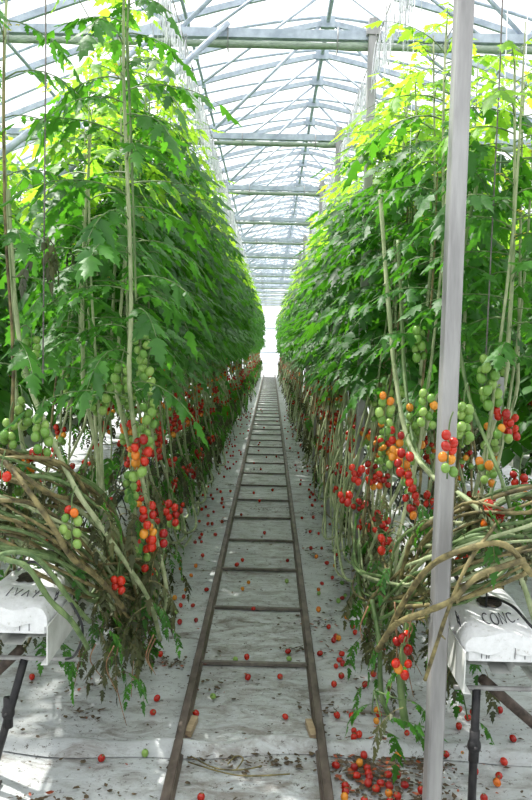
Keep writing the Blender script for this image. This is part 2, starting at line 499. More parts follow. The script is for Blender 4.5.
# ------------------------------------------------------------------ gutters, stands, bags, drip lines
GX, GB = .765, .475                     # gutter centre and bottom height
SL = .054
def bag_h(x, y, L, seed, w=.235, h=.066):
    u_ = min(1, abs(2 * x / w)); e = min(y, L - y)
    fall = .45 + .55 * min(1, max(0, e) / .22) ** .7
    wr = .004 * math.sin(x * 40 + seed + y * 18) * math.sin(y * 24 + seed * 2) + .002 * math.sin(y * 55 + x * 33 + seed)
    return h * (max(0, 1 - u_ ** 5)) ** .45 * fall + wr * (1 - u_ ** 4)
def make_bag(seed, writing=None):
    root = empty('grow_bag'); L = .98; w = .235
    b = MB(); rows = []
    ny_, nx_ = 44, 18
    for j in range(ny_ + 1):
        y = L * j / ny_; row = []
        for i in range(nx_ + 1):
            x = -w / 2 + w * i / nx_
            xx = x * (1 + .02 * math.sin(y * 20 + seed))
            row.append((xx, y + (.008 * math.sin(x * 40 + seed) if j == 0 else 0), SL + bag_h(x, y, L, seed)))
        rows.append([(-w / 2 - .004, y, .018 + .006 * math.sin(y * 30 + seed))] + row + [(w / 2 + .004, y, .018 + .006 * math.sin(y * 34 + seed))])
    n = len(rows[0])
    b0 = b.grid(rows[::-1])
    # front and back faces
    for r_, rev in ((rows[0], False), (rows[-1], True)):
        base = len(b.v)
        for p_ in r_: b.v.append(p_)
        for p_ in r_: b.v.append((p_[0] * .97, p_[1], .028 + .005 * math.sin(p_[0] * 60 + seed)))
        for i in range(n - 1):
            fc = (base + i, base + i + 1, base + n + i + 1, base + n + i)
            b.f.append(fc if rev else fc[::-1]); b.m.append(0)
    b.build('plastic_sleeve', M['bag'], root)
    s2 = MB(); s2.box((0, L / 2, SL / 2), (w - .01, L - .012, SL), bev=.005)
    so = s2.build('substrate_slab', M['bag'], root, smooth=False)
    s3 = MB()
    for xx in (-.07, -.055, -.048, .03, .06): s3.box((xx, .0045, .026), (.0014, .003, .034))
    s3.build('seam', M['ink'], so, smooth=False)
    # cut planting hole
    for yy in (.205, .52, .80):
        hb = MB(); ring = []
        for k_ in range(18):
            a_ = 2 * PI * k_ / 18; rr = .036 * (1 + .12 * math.sin(k_ * 2.3)); q_ = 1 / max(abs(math.cos(a_)), abs(math.sin(a_)))
            x, y = rr * q_ * math.cos(a_), yy + 1.1 * rr * q_ * math.sin(a_)
            ring.append((x, y, SL + .002 + bag_h(x, y, L, seed)))
        ring = [(x, y, z + .002) for x, y, z in ring]; inn = [(x * .8, yy + (y - yy) * .8, z - .0035) for x, y, z in ring]
        b0 = hb.grid([ring, [(x, y, z + .004) for x, y, z in inn]], 0, True)
        hb.f.append(tuple(b0 + 18 + k_ for k_ in range(18))); hb.m.append(0)
        hb.build('planting_hole', M['peat'], root)
    if writing:
        wb = MB()
        for st_ in writing:
            st_ = [(x + .018, Y0 + (y - Y0) * LK) for x, y in st_]
            pts = [(x, y, SL + .0025 + bag_h(x, y, L, seed)) for x, y in st_]
            wb.tube(pts, .0019, 4)
        wb.build('handwriting', M['ink'], root)
    return root
def arc(cx, cy, rx, ry, a0, a1, n=10):
    return [(cx + rx * math.cos(math.radians(a0 + (a1 - a0) * i / n)), cy + ry * math.sin(math.radians(a0 + (a1 - a0) * i / n))) for i in range(n + 1)]
Y0 = .090; LK = 2.3
WC = [arc(-.055, Y0, .010, .014, 50, 310), arc(-.030, Y0 - .001, .010, .013, 0, 360, 14),
      [(-.013, Y0 - .013), (-.012, Y0 + .012), (.001, Y0 - .012), (.003, Y0 + .012)], arc(.020, Y0, .011, .012, 50, 310), [(.036, Y0 - .008), (.040, Y0 - .006)]]
WL = [[(-.03, Y0 + .012), (-.022, Y0 - .012), (-.012, Y0 + .012)], [(.0, Y0 - .012), (.008, Y0 + .012), (.018, Y0 - .012)], [(.03, Y0 + .012), (.038, Y0), (.046, Y0 + .012)], [(.038, Y0), (.038, Y0 - .014)],
      [(-.05, Y0 - .012), (-.045, Y0 + .012)]]
bag_r = make_bag(1.3, WC); bag_l = make_bag(4.1, WL); bag_p = make_bag(2.2); index_kids()
# printed patches on the side folds of the two end bags
def patch(root, x, y, seed):
    pb = MB()
    def P(a_, c2): # a along y, c2 downwards on the side slope
        xx = x + .0; 
        return (x - c2 * .25 * (1 if x < 0 else -1) * -1, y + a_, SL + .052 - c2)
    for fr in ([(0, 0), (.045, 0), (.045, .04), (0, .04), (0, 0)],
               [(.006, .008), (.018, .008)], [(.012, .008), (.012, .018)], [(.022, .010), (.022, .018), (.028, .018), (.028, .010), (.022, .010)], [(.032, .008), (.040, .018)], [(.040, .008), (.032, .018)],
               [(.006, .024), (.006, .034)], [(.011, .034), (.011, .024), (.016, .034), (.016, .024)], [(.021, .024), (.027, .034)], [(.027, .024), (.021, .034)], [(.033, .024), (.039, .024), (.039, .034), (.033, .034)]):
        pb.tube([P(*q_) for q_ in fr], .001, 4)
    pb.build('printed_patch', M['ink'], root)
patch(bag_r, -.121, .10, 1.3); patch(bag_l, .121, .10, 4.1)

SIDE = {-1: 'left of the rails', 1: 'right of the rails'}
Y_G = {-1: 2.46, 1: 2.33}
def make_gutter(x, y0, L, label):
    root = empty('hanging_gutter', (x, y0, GB))
    a = MB(); w = .125
    sec = [(-w, .085), (-w, .07), (-.04, .064), (-.03, .04), (.03, .04), (.04, .064), (w, .07), (w, .085), (.04, .080), (-.04, .080)]
    rows = [[(x_, .04 + L * i / 30, z_) for x_, z_ in sec] for i in range(31)]
    n = len(sec); a.grid(rows, 0, True)
    a.build('channel', M['white_metal'], root, smooth=False)
    # outward drain lip along the aisle side
    for s_ in (-1, 1):
        b = MB(); b.profile([(s_ * w, .005), (s_ * (w - .018), .002), (s_ * (w - .018), -.001), (s_ * (w + .004), .0), (s_ * (w + .004), .125), (s_ * w, .125)], -.02, L); b.build('side_plate', M['white_metal'], root, smooth=False)
    tag(root, label, 'gutter')
    return root
for s_ in (-1, 1):
    make_gutter(s_ * GX, Y_G[s_], 33, f'long white hanging gutter carrying the grow bags in the vine row {SIDE[s_]}')
    n_b = 0
    for i in range(14):
        src = (bag_l if s_ < 0 else bag_r) if i == 0 else bag_p
        o = src if i == 0 else copy_tree(src)
        if i == 1 and s_ == -1: copy_used = True
        o.location = (s_ * GX, Y_G[s_] + .01 + i * 1.03, GB + .087)
        o.rotation_euler.z = 0
        if i == 0:
            tag(o, 'white plastic grow bag with black handwriting and dark planting hole beside the tall post' if s_ > 0 else 'white plastic grow bag with scribbled marks at the left edge under bare stems',
                'grow bag', 'white grow bags in the gutters')
        elif i < 6: tag(o, f'{ORD[i]} white grow bag from the near end of the gutter {SIDE[s_]}', 'grow bag', 'white grow bags in the gutters')
        else: tag(o, f'distant white grow bag mostly hidden by vines in the gutter {SIDE[s_]}', 'grow bag', 'white grow bags in the gutters')
# the plain prototype takes a place in the row one further on the left
bag_p.location = (-GX, Y_G[-1] + .01 + 14 * 1.03, GB + .087)
tag(bag_p, f'distant white grow bag mostly hidden by vines in the gutter {SIDE[-1]}', 'grow bag', 'white grow bags in the gutters')
ROW2 = GX + 1.53
for s_ in (-1, 1):
    make_gutter(s_ * ROW2, 3.2, 24, f'white gutter of the next vine row over, {SIDE[s_]}')

# drip lines
for s_ in (-1, 1):
    root = empty('irrigation_hose', (s_ * (GX + s_ * 0), Y_G[s_] + .42, GB))
    a = MB()
    pts = [(-s_ * .05 + .01 * math.sin(i * .9), i * .35, .215 + .012 * math.sin(i * 1.7)) for i in range(60)]
    a.tube(pts, .008, 8); a.build('main_hose', M['black_plastic'], root)
    rr = random.Random(3 + s_)
    for i in range(44):
        y = .1 + i * (.11 if i < 24 else .28) if i < 24 else .1 + 24 * .11 + (i - 24) * .26
        side = -s_ if rr.random() < .75 else s_
        a = MB(); w_ = rr.uniform(.05, .10); hh = rr.uniform(.05, .13)
        pts = [Vector((-s_ * .05, y, .215)), Vector((-s_ * .05 + side * .02, y + .02, .215 + hh * .8)), Vector((-s_ * .05 + side * w_ * .6, y + .05, .215 + hh)), Vector((-s_ * .05 + side * w_, y + .08, .20)), Vector((-s_ * .05 + side * w_ * .95, y + .09, .17))]
        sm = []
        for j in range(len(pts) - 1):
            p0, p1, p2, p3 = pts[max(j - 1, 0)], pts[j], pts[j + 1], pts[min(j + 2, len(pts) - 1)]
            for tt in (0, .33, .66):
                sm.append(.5 * ((2 * p1) + (-p0 + p2) * tt + (2 * p0 - 5 * p1 + 4 * p2 - p3) * tt ** 2 + (-p0 + 3 * p1 - 3 * p2 + p3) * tt ** 3))
        sm.append(pts[-1])
        a.tube(sm, .0032, 5); a.build('drip_tube', M['black_plastic'], root)
    tag(root, f'black irrigation hose with thin looping drip tubes on the bags {SIDE[s_]}', 'irrigation hose')

def smooth(pts, k=4):
    pts = [Vector(p) for p in pts]; o = []
    for j in range(len(pts) - 1):
        p0, p1, p2, p3 = pts[max(j - 1, 0)], pts[j], pts[j + 1], pts[min(j + 2, len(pts) - 1)]
        for i in range(k):
            tt = i / k
            o.append(.5 * ((2 * p1) + (-p0 + p2) * tt + (2 * p0 - 5 * p1 + 4 * p2 - p3) * tt ** 2 + (-p0 + 3 * p1 - 3 * p2 + p3) * tt ** 3))
    o.append(pts[-1]); return o

# black loop of hose hanging at the left gutter end
a = MB(); a.tube(smooth([on_y(18, 570, 2.5), on_y(35, 562, 2.45), on_y(58, 585, 2.4), on_y(82, 625, 2.42), on_y(75, 655, 2.5), on_y(58, 660, 2.6)], 6), .0045, 6)
tag(a.build('hose_loop', M['black_plastic']), 'loop of thin black hose hanging over the near end of the left gutter', 'hose')
a = MB(); a.tube(smooth([on_y(462, 602, 2.62), on_y(490, 598, 2.55), on_y(512, 606, 2.45), on_y(531, 626, 2.36), on_y(548, 640, 2.34)], 6), .0045, 6)
tag(a.build('hose_loop', M['black_plastic']), 'thin black hose curving over the back of the written-on bag at right', 'hose')
# dripper stake in the near right bag
a = MB(); pz = on_z(486, 610, .665); a.tube([pz, pz + Vector((0, 0, .10))], .003, 6); a.box(pz + Vector((0, 0, .085)), (.018, .010, .010))
tag(a.build('dripper_stake', M['black_plastic']), 'black dripper stake poked into the hole of the written-on bag', 'dripper')

# stands under the near gutter ends
def stand(s_, y, near, lean=0, xin=None, xo=.175):
    root = empty('gutter_stand', (s_ * GX, y, 0))
    xin = -s_ * (.06 if xin is None else xin)
    a = MB(); a.tube([(xin + s_ * lean, 0, 0), (xin, 0, GB - .03)], .0135, 10); a.build('upright_pipe', M['black_pipe'], root)
    a = MB(); a.tube([(s_ * xo, .02, 0), (s_ * xo, .02, GB - .03)], .0135, 10); a.build('upright_pipe', M['black_pipe'], root)
    a = MB(); a.tube([(-.13, 0, GB - .028), (.2, 0, GB - .028)], .008, 8); a.build('crossbar', M['galv'], root)
    a = MB(); a.tube([(xin + s_ * .03, .05, GB - .02), (s_ * .33, .22, .12)], .017, 10); a.build('diagonal_pipe', M['brown_pipe'], root)
    xm = xin + s_ * lean * .45
    a = MB(); a.ball((xm, 0, GB * .55), (.022, .021, .028), seg=12, rings=8); a.tube([(xm, -.03, GB * .55), (xm, .03, GB * .55)], .007, 8); a.tube([(xm, 0, GB * .55 - .05), (xm, 0, GB * .55 + .05)], .0165, 10); a.build('pipe_clamp', M['black_pipe'], root)
    for xx in (xin + s_ * lean, s_ * xo):
        a = MB(); a.box((xx, 0, .004), (.07, .07, .008)); a.build('foot_plate', M['black_pipe'], root, smooth=False)
    tag(root, near, 'gutter stand', 'stands under the gutters')
stand(1, 2.42, 'dark pipe stand under the near end of the gutter beside the tall post')
stand(-1, 2.56, 'dark pipe stand under the near end of the gutter at the left edge', .12, .02, .2)
for s_ in (-1, 1):
    for i in range(1, 5): stand(s_, Y_G[s_] + .1 + i * 2.3, f'{ORD[i]} dark pipe stand under the gutter {SIDE[s_]}')

# crop wires
WX = {-1: -.50, 1: .60}; WZ = 3.22
for s_ in (-1, 1):
    for k_, x in enumerate((WX[s_], s_ * .98)):
        a = MB(); a.tube([(x, 1, WZ), (x, 38, WZ)], .003, 5)
        tag(a.build('crop_wire', M['galv']), f'{"aisle-side" if k_ == 0 else "outer"} overhead crop wire strung above the vines {SIDE[s_]}', 'wire')

# ------------------------------------------------------------------ tomato plants
def leaflet(b, base, dr, nrm, L, W, hi, rr, mi):
    dr = dr.normalized(); side = dr.cross(nrm).normalized(); nrm = side.cross(dr).normalized()
    if hi: ts = [0, .10, .26, .31, .50, .55, .74, .79, 1.0]; ws = [.03, .55, 1.0, .52, .86, .40, .50, .22, 0.0]
    else: ts = [0, .25, .62, 1.0]; ws = [.05, 1.0, .72, 0.0]
    curl = rr.uniform(.15, .55); fold = rr.uniform(.1, .5); tw = rr.uniform(-.25, .25)
    Lr, Cr, Rr = [], [], []
    for t_, w_ in zip(ts, ws):
        p = base + dr * (L * t_) - Vector((0, 0, 1)) * (curl * L * t_ * t_ * .6)
        ww = w_ * W * .5
        lift = -fold * ww
        p = p + nrm * (.02 * L * math.sin(t_ * 9))
        Lr.append(p + side * ww + nrm * (lift + tw * ww)); Cr.append(p); Rr.append(p - side * ww + nrm * (lift - tw * ww))
    b0 = len(b.v); n = len(ts)
    for r_ in (Lr, Cr, Rr): b.v.extend([tuple(q_) for q_ in r_])
    for i in range(n - 1):
        for a_, c2 in ((0, n), (n, 2 * n)):
            b.f.append((b0 + a_ + i, b0 + a_ + i + 1, b0 + c2 + i + 1, b0 + c2 + i)); b.m.append(mi)

def leaf(b, base, az, e0, e1, L, hi, rr, mi=0, smi=2):
    base = Vector(base); h = Vector((math.cos(az), math.sin(az), 0)); s = Vector((-math.sin(az), math.cos(az), 0))
    pts = [base]; dirs = []; N = 7
    for i in range(N):
        e = e0 + (e1 - e0) * (i / (N - 1)) ** .8
        dv = h * math.cos(e) + Vector((0, 0, 1)) * math.sin(e); dirs.append(dv)
        pts.append(pts[-1] + dv * (L / N)); h = (h + s * rr.uniform(-.06, .06)).normalized()
    b.tube(pts, [.0032 * L / .35 * (1 - .7 * i / N) for i in range(N + 1)], 4 if hi else 3, smi, cap=False)
    def at(t_):
        q_ = t_ * N; i = min(int(q_), N - 1); return pts[i].lerp(pts[i + 1], q_ - i), dirs[i]
    prs = [(.26, .17), (.42, .25), (.60, .28), (.78, .25)] if hi else [(.35, .27), (.60, .33), (.82, .29)]
    for t_, sz in prs:
        for sg in (-1, 1):
            p, dv = at(t_ + rr.uniform(-.03, .03)); n_ = s.cross(dv).normalized() * -1
            ang = rr.uniform(.75, 1.1)
            dd = dv * math.cos(ang) + s * sg * math.sin(ang) - Vector((0, 0, 1)) * rr.uniform(.0, .85)
            l_ = L * sz * rr.uniform(.85, 1.2)
            leaflet(b, p, dd, n_ if n_.z > 0 else -n_, l_, l_ * rr.uniform(.46, .62), hi, rr, mi)
    if hi:
        for t_ in (.37, .55, .73):
            for sg in (-1, 1):
                p, dv = at(t_); dd = dv * .3 + s * sg - Vector((0, 0, .3))
                leaflet(b, p, dd, Vector((0, 0, 1)), L * .09, L * .06, False, rr, mi)
    p, dv = at(1.0); n_ = dv.cross(s).normalized()
    leaflet(b, p, dv - Vector((0, 0, .15)), n_ if n_.z > 0 else -n_, L * .30, L * .20, hi, rr, mi)

# shared single tomato
tb = MB(); tb.ball((0, 0, 0), (.0155, .0155, .0185), 0, 14, 10)
me_t = {}
for kx in ('red', 'orange', 'green'):
    mm = MB(); mm.v, mm.f, mm.m = tb.v, tb.f, tb.m
    oo = mm.build('tomato', M[kx]); me_t[kx] = oo.data; bpy.data.objects.remove(oo)

def truss_layout(rr, n, ripe):
    """positions and colours of the fruit on a truss hanging from (0,0,0) down"""
    res = []
    for i in range(n):
        t_ = i / max(1, n - 1)
        z = -.02 - .0145 * i * rr.uniform(.9, 1.1)
        a_ = i * 2.6 + rr.uniform(-.6, .6); r_ = rr.uniform(.016, .026)
        p = Vector((.03 + r_ * math.cos(a_), r_ * math.sin(a_), z))
        q_ = ripe - t_ * .55 + rr.uniform(-.12, .12)
        c = 'red' if q_ > .45 else ('orange' if q_ > .28 else 'green')
        res.append((p, c, rr.uniform(.82, 1.12)))
    return res

FM = ['red', 'orange', 'green']
def add_truss(root, loc, rz, n, ripe, rr, indiv):
    lay = truss_layout(rr, n, ripe); zl = min(p.z for p, _, _ in lay)
    pb = MB(); sp = smooth([(-.02, 0, .02), (.01, 0, .03), (.03, 0, 0), (.03, .002, zl * .5), (.03, 0, zl)], 3)
    pb.tube(sp, .0022, 4)
    for p, c, sc in lay:
        pb.tube([(.03, 0, p.z + .022), p + Vector((0, 0, .017 * sc))], .0014, 3)
        if indiv:
            for k_ in range(5):
                a_ = k_ * 1.257; q_ = p + Vector((0, 0, .0175 * sc)); ex = Vector((math.cos(a_), math.sin(a_), 0))
                b0 = len(pb.v); pb.v.extend([tuple(q_ + ex.cross(Vector((0, 0, 1))) * .003), tuple(q_ - ex.cross(Vector((0, 0, 1))) * .003), tuple(q_ + ex * .013 + Vector((0, 0, .002)))])
                pb.f.append((b0, b0 + 1, b0 + 2)); pb.m.append(0)
    if indiv:
        tr = pb.build('fruit_truss', M['stem'], root)
        for p, c, sc in lay:
            o = bpy.data.objects.new('tomato', me_t[c]); C.objects.link(o); o.parent = tr; o.location = p; o.scale = (sc, sc, sc)
            o.rotation_euler = (rr.uniform(-.4, .4), rr.uniform(-.4, .4), 0)
    else:
        for p, c, sc in lay: pb.ball(p, (.0165 * sc, .0165 * sc, .019 * sc), 1 + FM.index(c), 7, 5)
        tr = pb.build('fruit_truss', [M['stem'], M['red'], M['orange'], M['green']], root)
    tr.location = loc; tr.rotation_euler = (0, 0, rz)
    return tr

def make_plant(seed, hi=True, top=3.05, low=1.40, nleaf=30, ntruss=6, indiv=True, dry=16, dfr=.65, Ls=.37, zoff=None, name='tomato_plant', extra=1, fl=True):
    rr = random.Random(seed)
    root = empty(name)
    wob = lambda z: (0.02 * math.sin(z * 3 + seed), .02 * math.cos(z * 2.3 + seed * 1.7))
    up = [(wob(z)[0], wob(z)[1], z) for z in np.linspace(top, 1.35, 9)]
    fw = rr.uniform(.10, .20)
    path = up + [(.05, .06, 1.05), (fw * .7, .16, .80), (fw, .28, .55), (fw * .8, .50, .36), (.10, .80, .33), (.0, 1.05, .42)]
    b = MB(); sp = smooth(path, 3 if hi else 2)
    n = len(sp); b.tube(sp, [.0035 + .0045 * min(1, i / n * 2) for i in range(n)], 6 if hi else 4)
    b.build('main_stem', M['stem_pale'], root)
    for e_ in range(extra):
        b = MB(); y0 = rr.uniform(-.12, .12); x0 = rr.uniform(-.02, .12)
        kk = rr.uniform(-.05, .1)
        pts = smooth([(x0 * .1, y0, 2.5), (x0 * .3, y0, 1.9), (x0 * .6 + .02, y0 + .02, 1.4), (x0 + kk * .5, y0 + .05, 1.05), (x0 + kk + rr.uniform(-.03, .03), y0 + .12, .75), (x0 + kk, y0 + .2 + rr.uniform(-.05, .1), .45), (x0 + kk * .8, y0 + .42, .28), (x0, y0 + .65, .30)], 3)
        b.tube(pts, [(.0062 + .001 * math.sin(i)) * min(1, .3 + i / 6) for i in range(len(pts))], 5)
        b.build('lowered_stem', M['stem_pale'] if rr.random() < .75 else M['stem_brown'], root)
    b = MB()
    az = rr.uniform(0, 6.28)
    for i in range(nleaf):
        t_ = i / nleaf; z = low + (top - low) * t_ ** .92
        az += 2.4 + rr.uniform(-.5, .5)
        L = Ls * (1 if t_ < .75 else 1 - (t_ - .75) * 2.2) * rr.uniform(.8, 1.15)
        e0 = rr.uniform(.1, .6) + (.4 if t_ > .88 else 0); e1 = rr.uniform(-1.1, -.25) + (.6 if t_ > .85 else 0)
        wx, wy = wob(z)
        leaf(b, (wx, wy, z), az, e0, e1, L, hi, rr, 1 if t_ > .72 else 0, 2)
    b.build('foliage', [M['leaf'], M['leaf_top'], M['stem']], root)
    if dry:
        b = MB()
        for i in range(dry):
            z = rr.uniform(.22, .80); k_ = (.8 - z) / .6
            leaf(b, (rr.uniform(-.02, .16), rr.uniform(-.1, .5), z + .08), rr.uniform(0, 6.28), rr.uniform(-.6, .2), -1.5, rr.uniform(.10, .20), hi, rr, 0 if rr.random() < dfr else 1, 2)
        b.build('withered_foliage', [M['leaf_dry'], M['leaf'], M['stem_brown']], root)
    if fl:
        b = MB()
        for i in range(4):
            z = top - .25 - rr.random() * .5; a0 = rr.uniform(0, 6.28); c0 = Vector((.07 * math.cos(a0), .07 * math.sin(a0), z))
            b.tube([(wob(z)[0], wob(z)[1], z), c0], .0015, 3, 1)
            for k_ in range(3):
                c1 = c0 + Vector((rr.uniform(-.02, .02), rr.uniform(-.02, .02), rr.uniform(-.02, .02)))
                for m_ in range(5):
                    a_ = m_ * 1.257; ex = Vector((math.cos(a_), math.sin(a_), -.35)) * .011; sd = Vector((-math.sin(a_), math.cos(a_), 0)) * .003
                    b0 = len(b.v); b.v.extend([tuple(c1), tuple(c1 + ex * .5 + sd), tuple(c1 + ex), tuple(c1 + ex * .5 - sd)]); b.f.append((b0, b0 + 1, b0 + 2, b0 + 3)); b.m.append(0)
        b.build('flower_cluster', [M['flower'], M['stem']], root)
    zs = [1.50, 1.32, 1.15, .98, .82, .68, .55][:ntruss]
    for i, z in enumerate(zs):
        z += rr.uniform(-.07, .07)
        ripe = {0: .05, 1: .2, 2: .55, 3: .95}.get(i, 1.15) + rr.uniform(-.1, .15)
        n = rr.randint(6, 10) if i < 4 else rr.randint(2, 5)
        if rr.random() < (.10 if i < 3 else .42): continue
        a_ = rr.uniform(-1.3, 1.3)
        x = .02 + max(0, (1.1 - z)) * .2
        add_truss(root, (x + .03 * math.cos(a_), max(0, 1.1 - z) * .3 + .03 * math.sin(a_) + rr.uniform(-.05, .05), z), a_, n, ripe, rr, indiv)
    return root

NEARS = {-1: [make_plant(11, nleaf=44, dry=22), make_plant(12, nleaf=42, dry=26), make_plant(13, nleaf=46, dry=22)],
         1: [make_plant(14, nleaf=44, dry=5, dfr=.8, extra=3), make_plant(15, nleaf=42, dry=7, dfr=.9, extra=3), make_plant(16, nleaf=46, dry=4, extra=4)]}
MIDS = {-1: [make_plant(21 + i, hi=False, indiv=False, nleaf=58, Ls=.33, dry=30, dfr=.55, extra=2) for i in range(3)],
        1: [make_plant(24 + i, hi=False, indiv=False, nleaf=58, Ls=.33, dry=8, dfr=.8, extra=4) for i in range(3)]}
SHORT = [make_plant(31, top=2.45, nleaf=36, Ls=.33, low=1.4), make_plant(32, top=2.6, nleaf=34, Ls=.34, low=1.45)]
TALL = [make_plant(41, top=3.1, nleaf=46, Ls=.32, low=1.3, extra=0), make_plant(42, top=3.1, nleaf=26, Ls=.31, low=1.4)]
BUSH = [make_plant(61, hi=False, indiv=False, nleaf=90, low=1.0, dry=40, Ls=.50, extra=2, ntruss=3, fl=False), make_plant(62, hi=False, indiv=False, nleaf=90, low=.9, dry=40, Ls=.50, extra=2, ntruss=4, fl=False)]
index_kids()
USED = set()
count = {}
def words_n(n): return (ORD + ['twenty-first', 'twenty-second', 'twenty-third', 'twenty-fourth', 'twenty-fifth'])[n]
def place(src, x, y, rz, label, group, sx=1, sz=1, flip=False):
    if src.name not in USED:
        USED.add(src.name); o = src
    else: o = copy_tree(src)
    o.location = (x, y, 0); o.rotation_euler.z = rz; o.scale = (-sx if flip else sx, sx, sz)
    tag(o, label, 'tomato plant', group)
    return o
def string_for(x, y, s_, lab): STR.append((x, y, s_, lab))
STR = []
rr = random.Random(5)
for s_ in (-1, 1):
    rot = 0 if s_ < 0 else PI
    hs = .985 if s_ < 0 else .92
    grp = f'tomato vines in the row {SIDE[s_]}'
    # aisle-side line
    specs = []
    if s_ < 0:
        specs = [(TALL[0], -.455, 2.72, 1.0, 'tall leafy tomato vine rising past the top of the view at upper left'),
                 (TALL[1], -.86, 2.75, 1.0, 'sparse tall tomato vine at the left edge under the tie beam'),
                 (SHORT[0], -.66, 3.05, .96, 'short tomato vine between the two tall ones at the left row end'),
                 (SHORT[1], -.60, 3.45, .93, 'low-topped tomato vine directly behind the tall leafy one on the left'),
                 (SHORT[0], -.80, 3.6, .98, 'low-topped tomato vine further from the aisle behind the left row end')]
        ys, yb = 3.75, 4.1
    else:
        specs = [(SHORT[0], .84, 2.75, 1.02, 'leafy tomato vine just right of the tall grey post'),
                 (SHORT[1], .98, 3.1, .97, 'tomato vine at the right edge behind the perforated metal strap'),
                 (SHORT[1], .66, 2.98, 1.03, 'tomato vine directly behind the tall grey post'),
                 (TALL[1], .70, 3.45, .90, 'bright-topped tomato vine standing up just left of the tall grey post'),
                 (SHORT[0], .88, 3.55, 1.08, 'tomato vine seen through the gap right of the tall grey post')]
        ys, yb = 3.7, 3.9
    for src, x, y, sz, lb in specs:
        place(src, x, y, rr.uniform(-.3, .3), lb, grp, 1, sz, s_ > 0); STR.append((x, y, s_, lb))
    n = 0; y = ys
    while y < YEND - 1:
        near = y < 7.2
        src = rr.choice(NEARS[s_]) if near else rr.choice(MIDS[s_])
        x = s_ * ((.66 if s_ < 0 else .68) - (.06 if y > 13 else 0) - (.05 if y > 22 else 0)) + rr.uniform(-.03, .03)
        if n < 20: lb = f'{words_n(n) if n else "first"} full-height vine on the aisle side of the row {SIDE[s_]}'
        else: lb = f'distant tomato vine in the dense hedge {SIDE[s_]}, far down the aisle'
        fl_ = s_ > 0 and y < 4.6
        place(src, x, y, (0 if fl_ else rot) + rr.uniform(-.25, .25), lb, grp, 1, hs * rr.uniform(.96, 1.03), fl_); STR.append((x, y, s_, None if n >= 20 else n))
        n += 1
        y += .27 if near else (.33 if y < 14 else .5)
    n = 0; y = yb
    while y < 19:
        src = rr.choice(MIDS[s_])
        x = s_ * .93 + rr.uniform(-.04, .04)
        if n < 12: lb = f'{words_n(n) if n else "first"} vine on the outer side of the row {SIDE[s_]}'
        else: lb = f'distant vine on the outer side of the row {SIDE[s_]}'
        place(src, x, y, rot + PI + rr.uniform(-.4, .4), lb, grp + ', outer side', 1, hs * rr.uniform(.92, 1.0), False); n += 1
        y += .42 if y < 9 else 1.1
    y = 4.2
    while y < 17:
        place(rr.choice(BUSH), s_ * ROW2 + rr.uniform(-.12, .12), y, rr.uniform(0, 6.28), f'vine of the next row over, glimpsed through the stems {SIDE[s_]}', f'vines of the next row {SIDE[s_]}', 1.05, hs)
        y += .60

# ------------------------------------------------------------------ twine hangers above the vines
def make_hanger(seed, drop):
    rr = random.Random(seed); root = empty('twine_hanger')
    a = MB(); a.tube(smooth([(0, 0, .0), (.012, 0, .012), (0, 0, .024), (-.010, 0, .012), (-.004, 0, -.03), (0, 0, -.16)], 3), .002, 4); a.build('wire_hook', M['galv'], root)
    a = MB()
    for k_ in range(5):
        a_ = rr.uniform(0, 6.28); r_ = rr.uniform(.004, .035); h_ = rr.uniform(.14, .34)
        q_ = Vector((math.cos(a_), math.sin(a_), 0))
        a.tube(smooth([(0, 0, -.01), q_ * r_ * .6 + Vector((0, 0, -h_ * .4)), q_ * r_ + Vector((0, 0, -h_)), q_ * r_ * .3 + Vector((0, 0, -h_ * .7)), (0, 0, -.03)], 3), .0024, 3)
    a.build('wound_twine', M['white_twine'], root)
    a = MB(); a.tube([(0, 0, -.03), (.004, 0, -drop * .6), (0, .003, -drop)], .0018, 3); a.build('hanging_string', M['white_twine'], root)
    return root
HG = [make_hanger(i, (.30, .42, .55)[i]) for i in range(3)]
index_kids()
n_h = {-1: 0, 1: 0}
for x, y, s_, lab in STR:
    for rep in range(2 if y < 14 else 1):
        src = rr.choice(HG)
        if src.name not in USED: USED.add(src.name); o = src
        else: o = copy_tree(src)
        o.location = (WX[s_] + rr.uniform(-.012, .012), y + rep * .13 + rr.uniform(-.02, .02), WZ); o.rotation_euler.z = rr.uniform(0, 6.28)
        z_ = 'far away down' if y > 8 else ('midway above' if y > 5 else 'close above')
        tag(o, f'white twine bundle hooked on the wire {z_} the vines {SIDE[s_]}', 'twine', f'white twine bundles on the wire {SIDE[s_]}')
# individual strings near the camera
for px, Y, mt, lb in ((44, 2.6, 'dark_twine', 'dark vertical string hanging down near the left edge'), (497, 2.7, 'dark_twine', 'dark thin string hanging right of the tall post'),
                      (411, 3.9, 'white_twine', 'thin white string hanging just left of the bright-topped vine'), (523, 3.2, 'white_twine', 'white string hanging at the right edge'),
                      (503, 3.3, 'white_twine', 'white string hanging between the post and the right edge')):
    p = on_y(px, 100, Y); a = MB(); a.tube([(p.x, Y, 3.3), (p.x + .005, Y, 2.4), (p.x, Y, 1.35 if mt == 'dark_twine' else 2.2)], .0026 if mt == 'dark_twine' else .002, 4)
    tag(a.build('support_string', M[mt]), lb, 'string')
p = on_y(38, 245, 2.6); a = MB()
r3 = random.Random(2)
for i in range(5): leaf(a, p + Vector((0, 0, .05 - .02 * i)), r3.uniform(0, 6.28), -.4, -1.5, .13, False, r3, 0, 0)
tag(a.build('dried_leaf', M['leaf_dry']), 'shrivelled dark leaf caught on the string near the left edge', 'leaf')

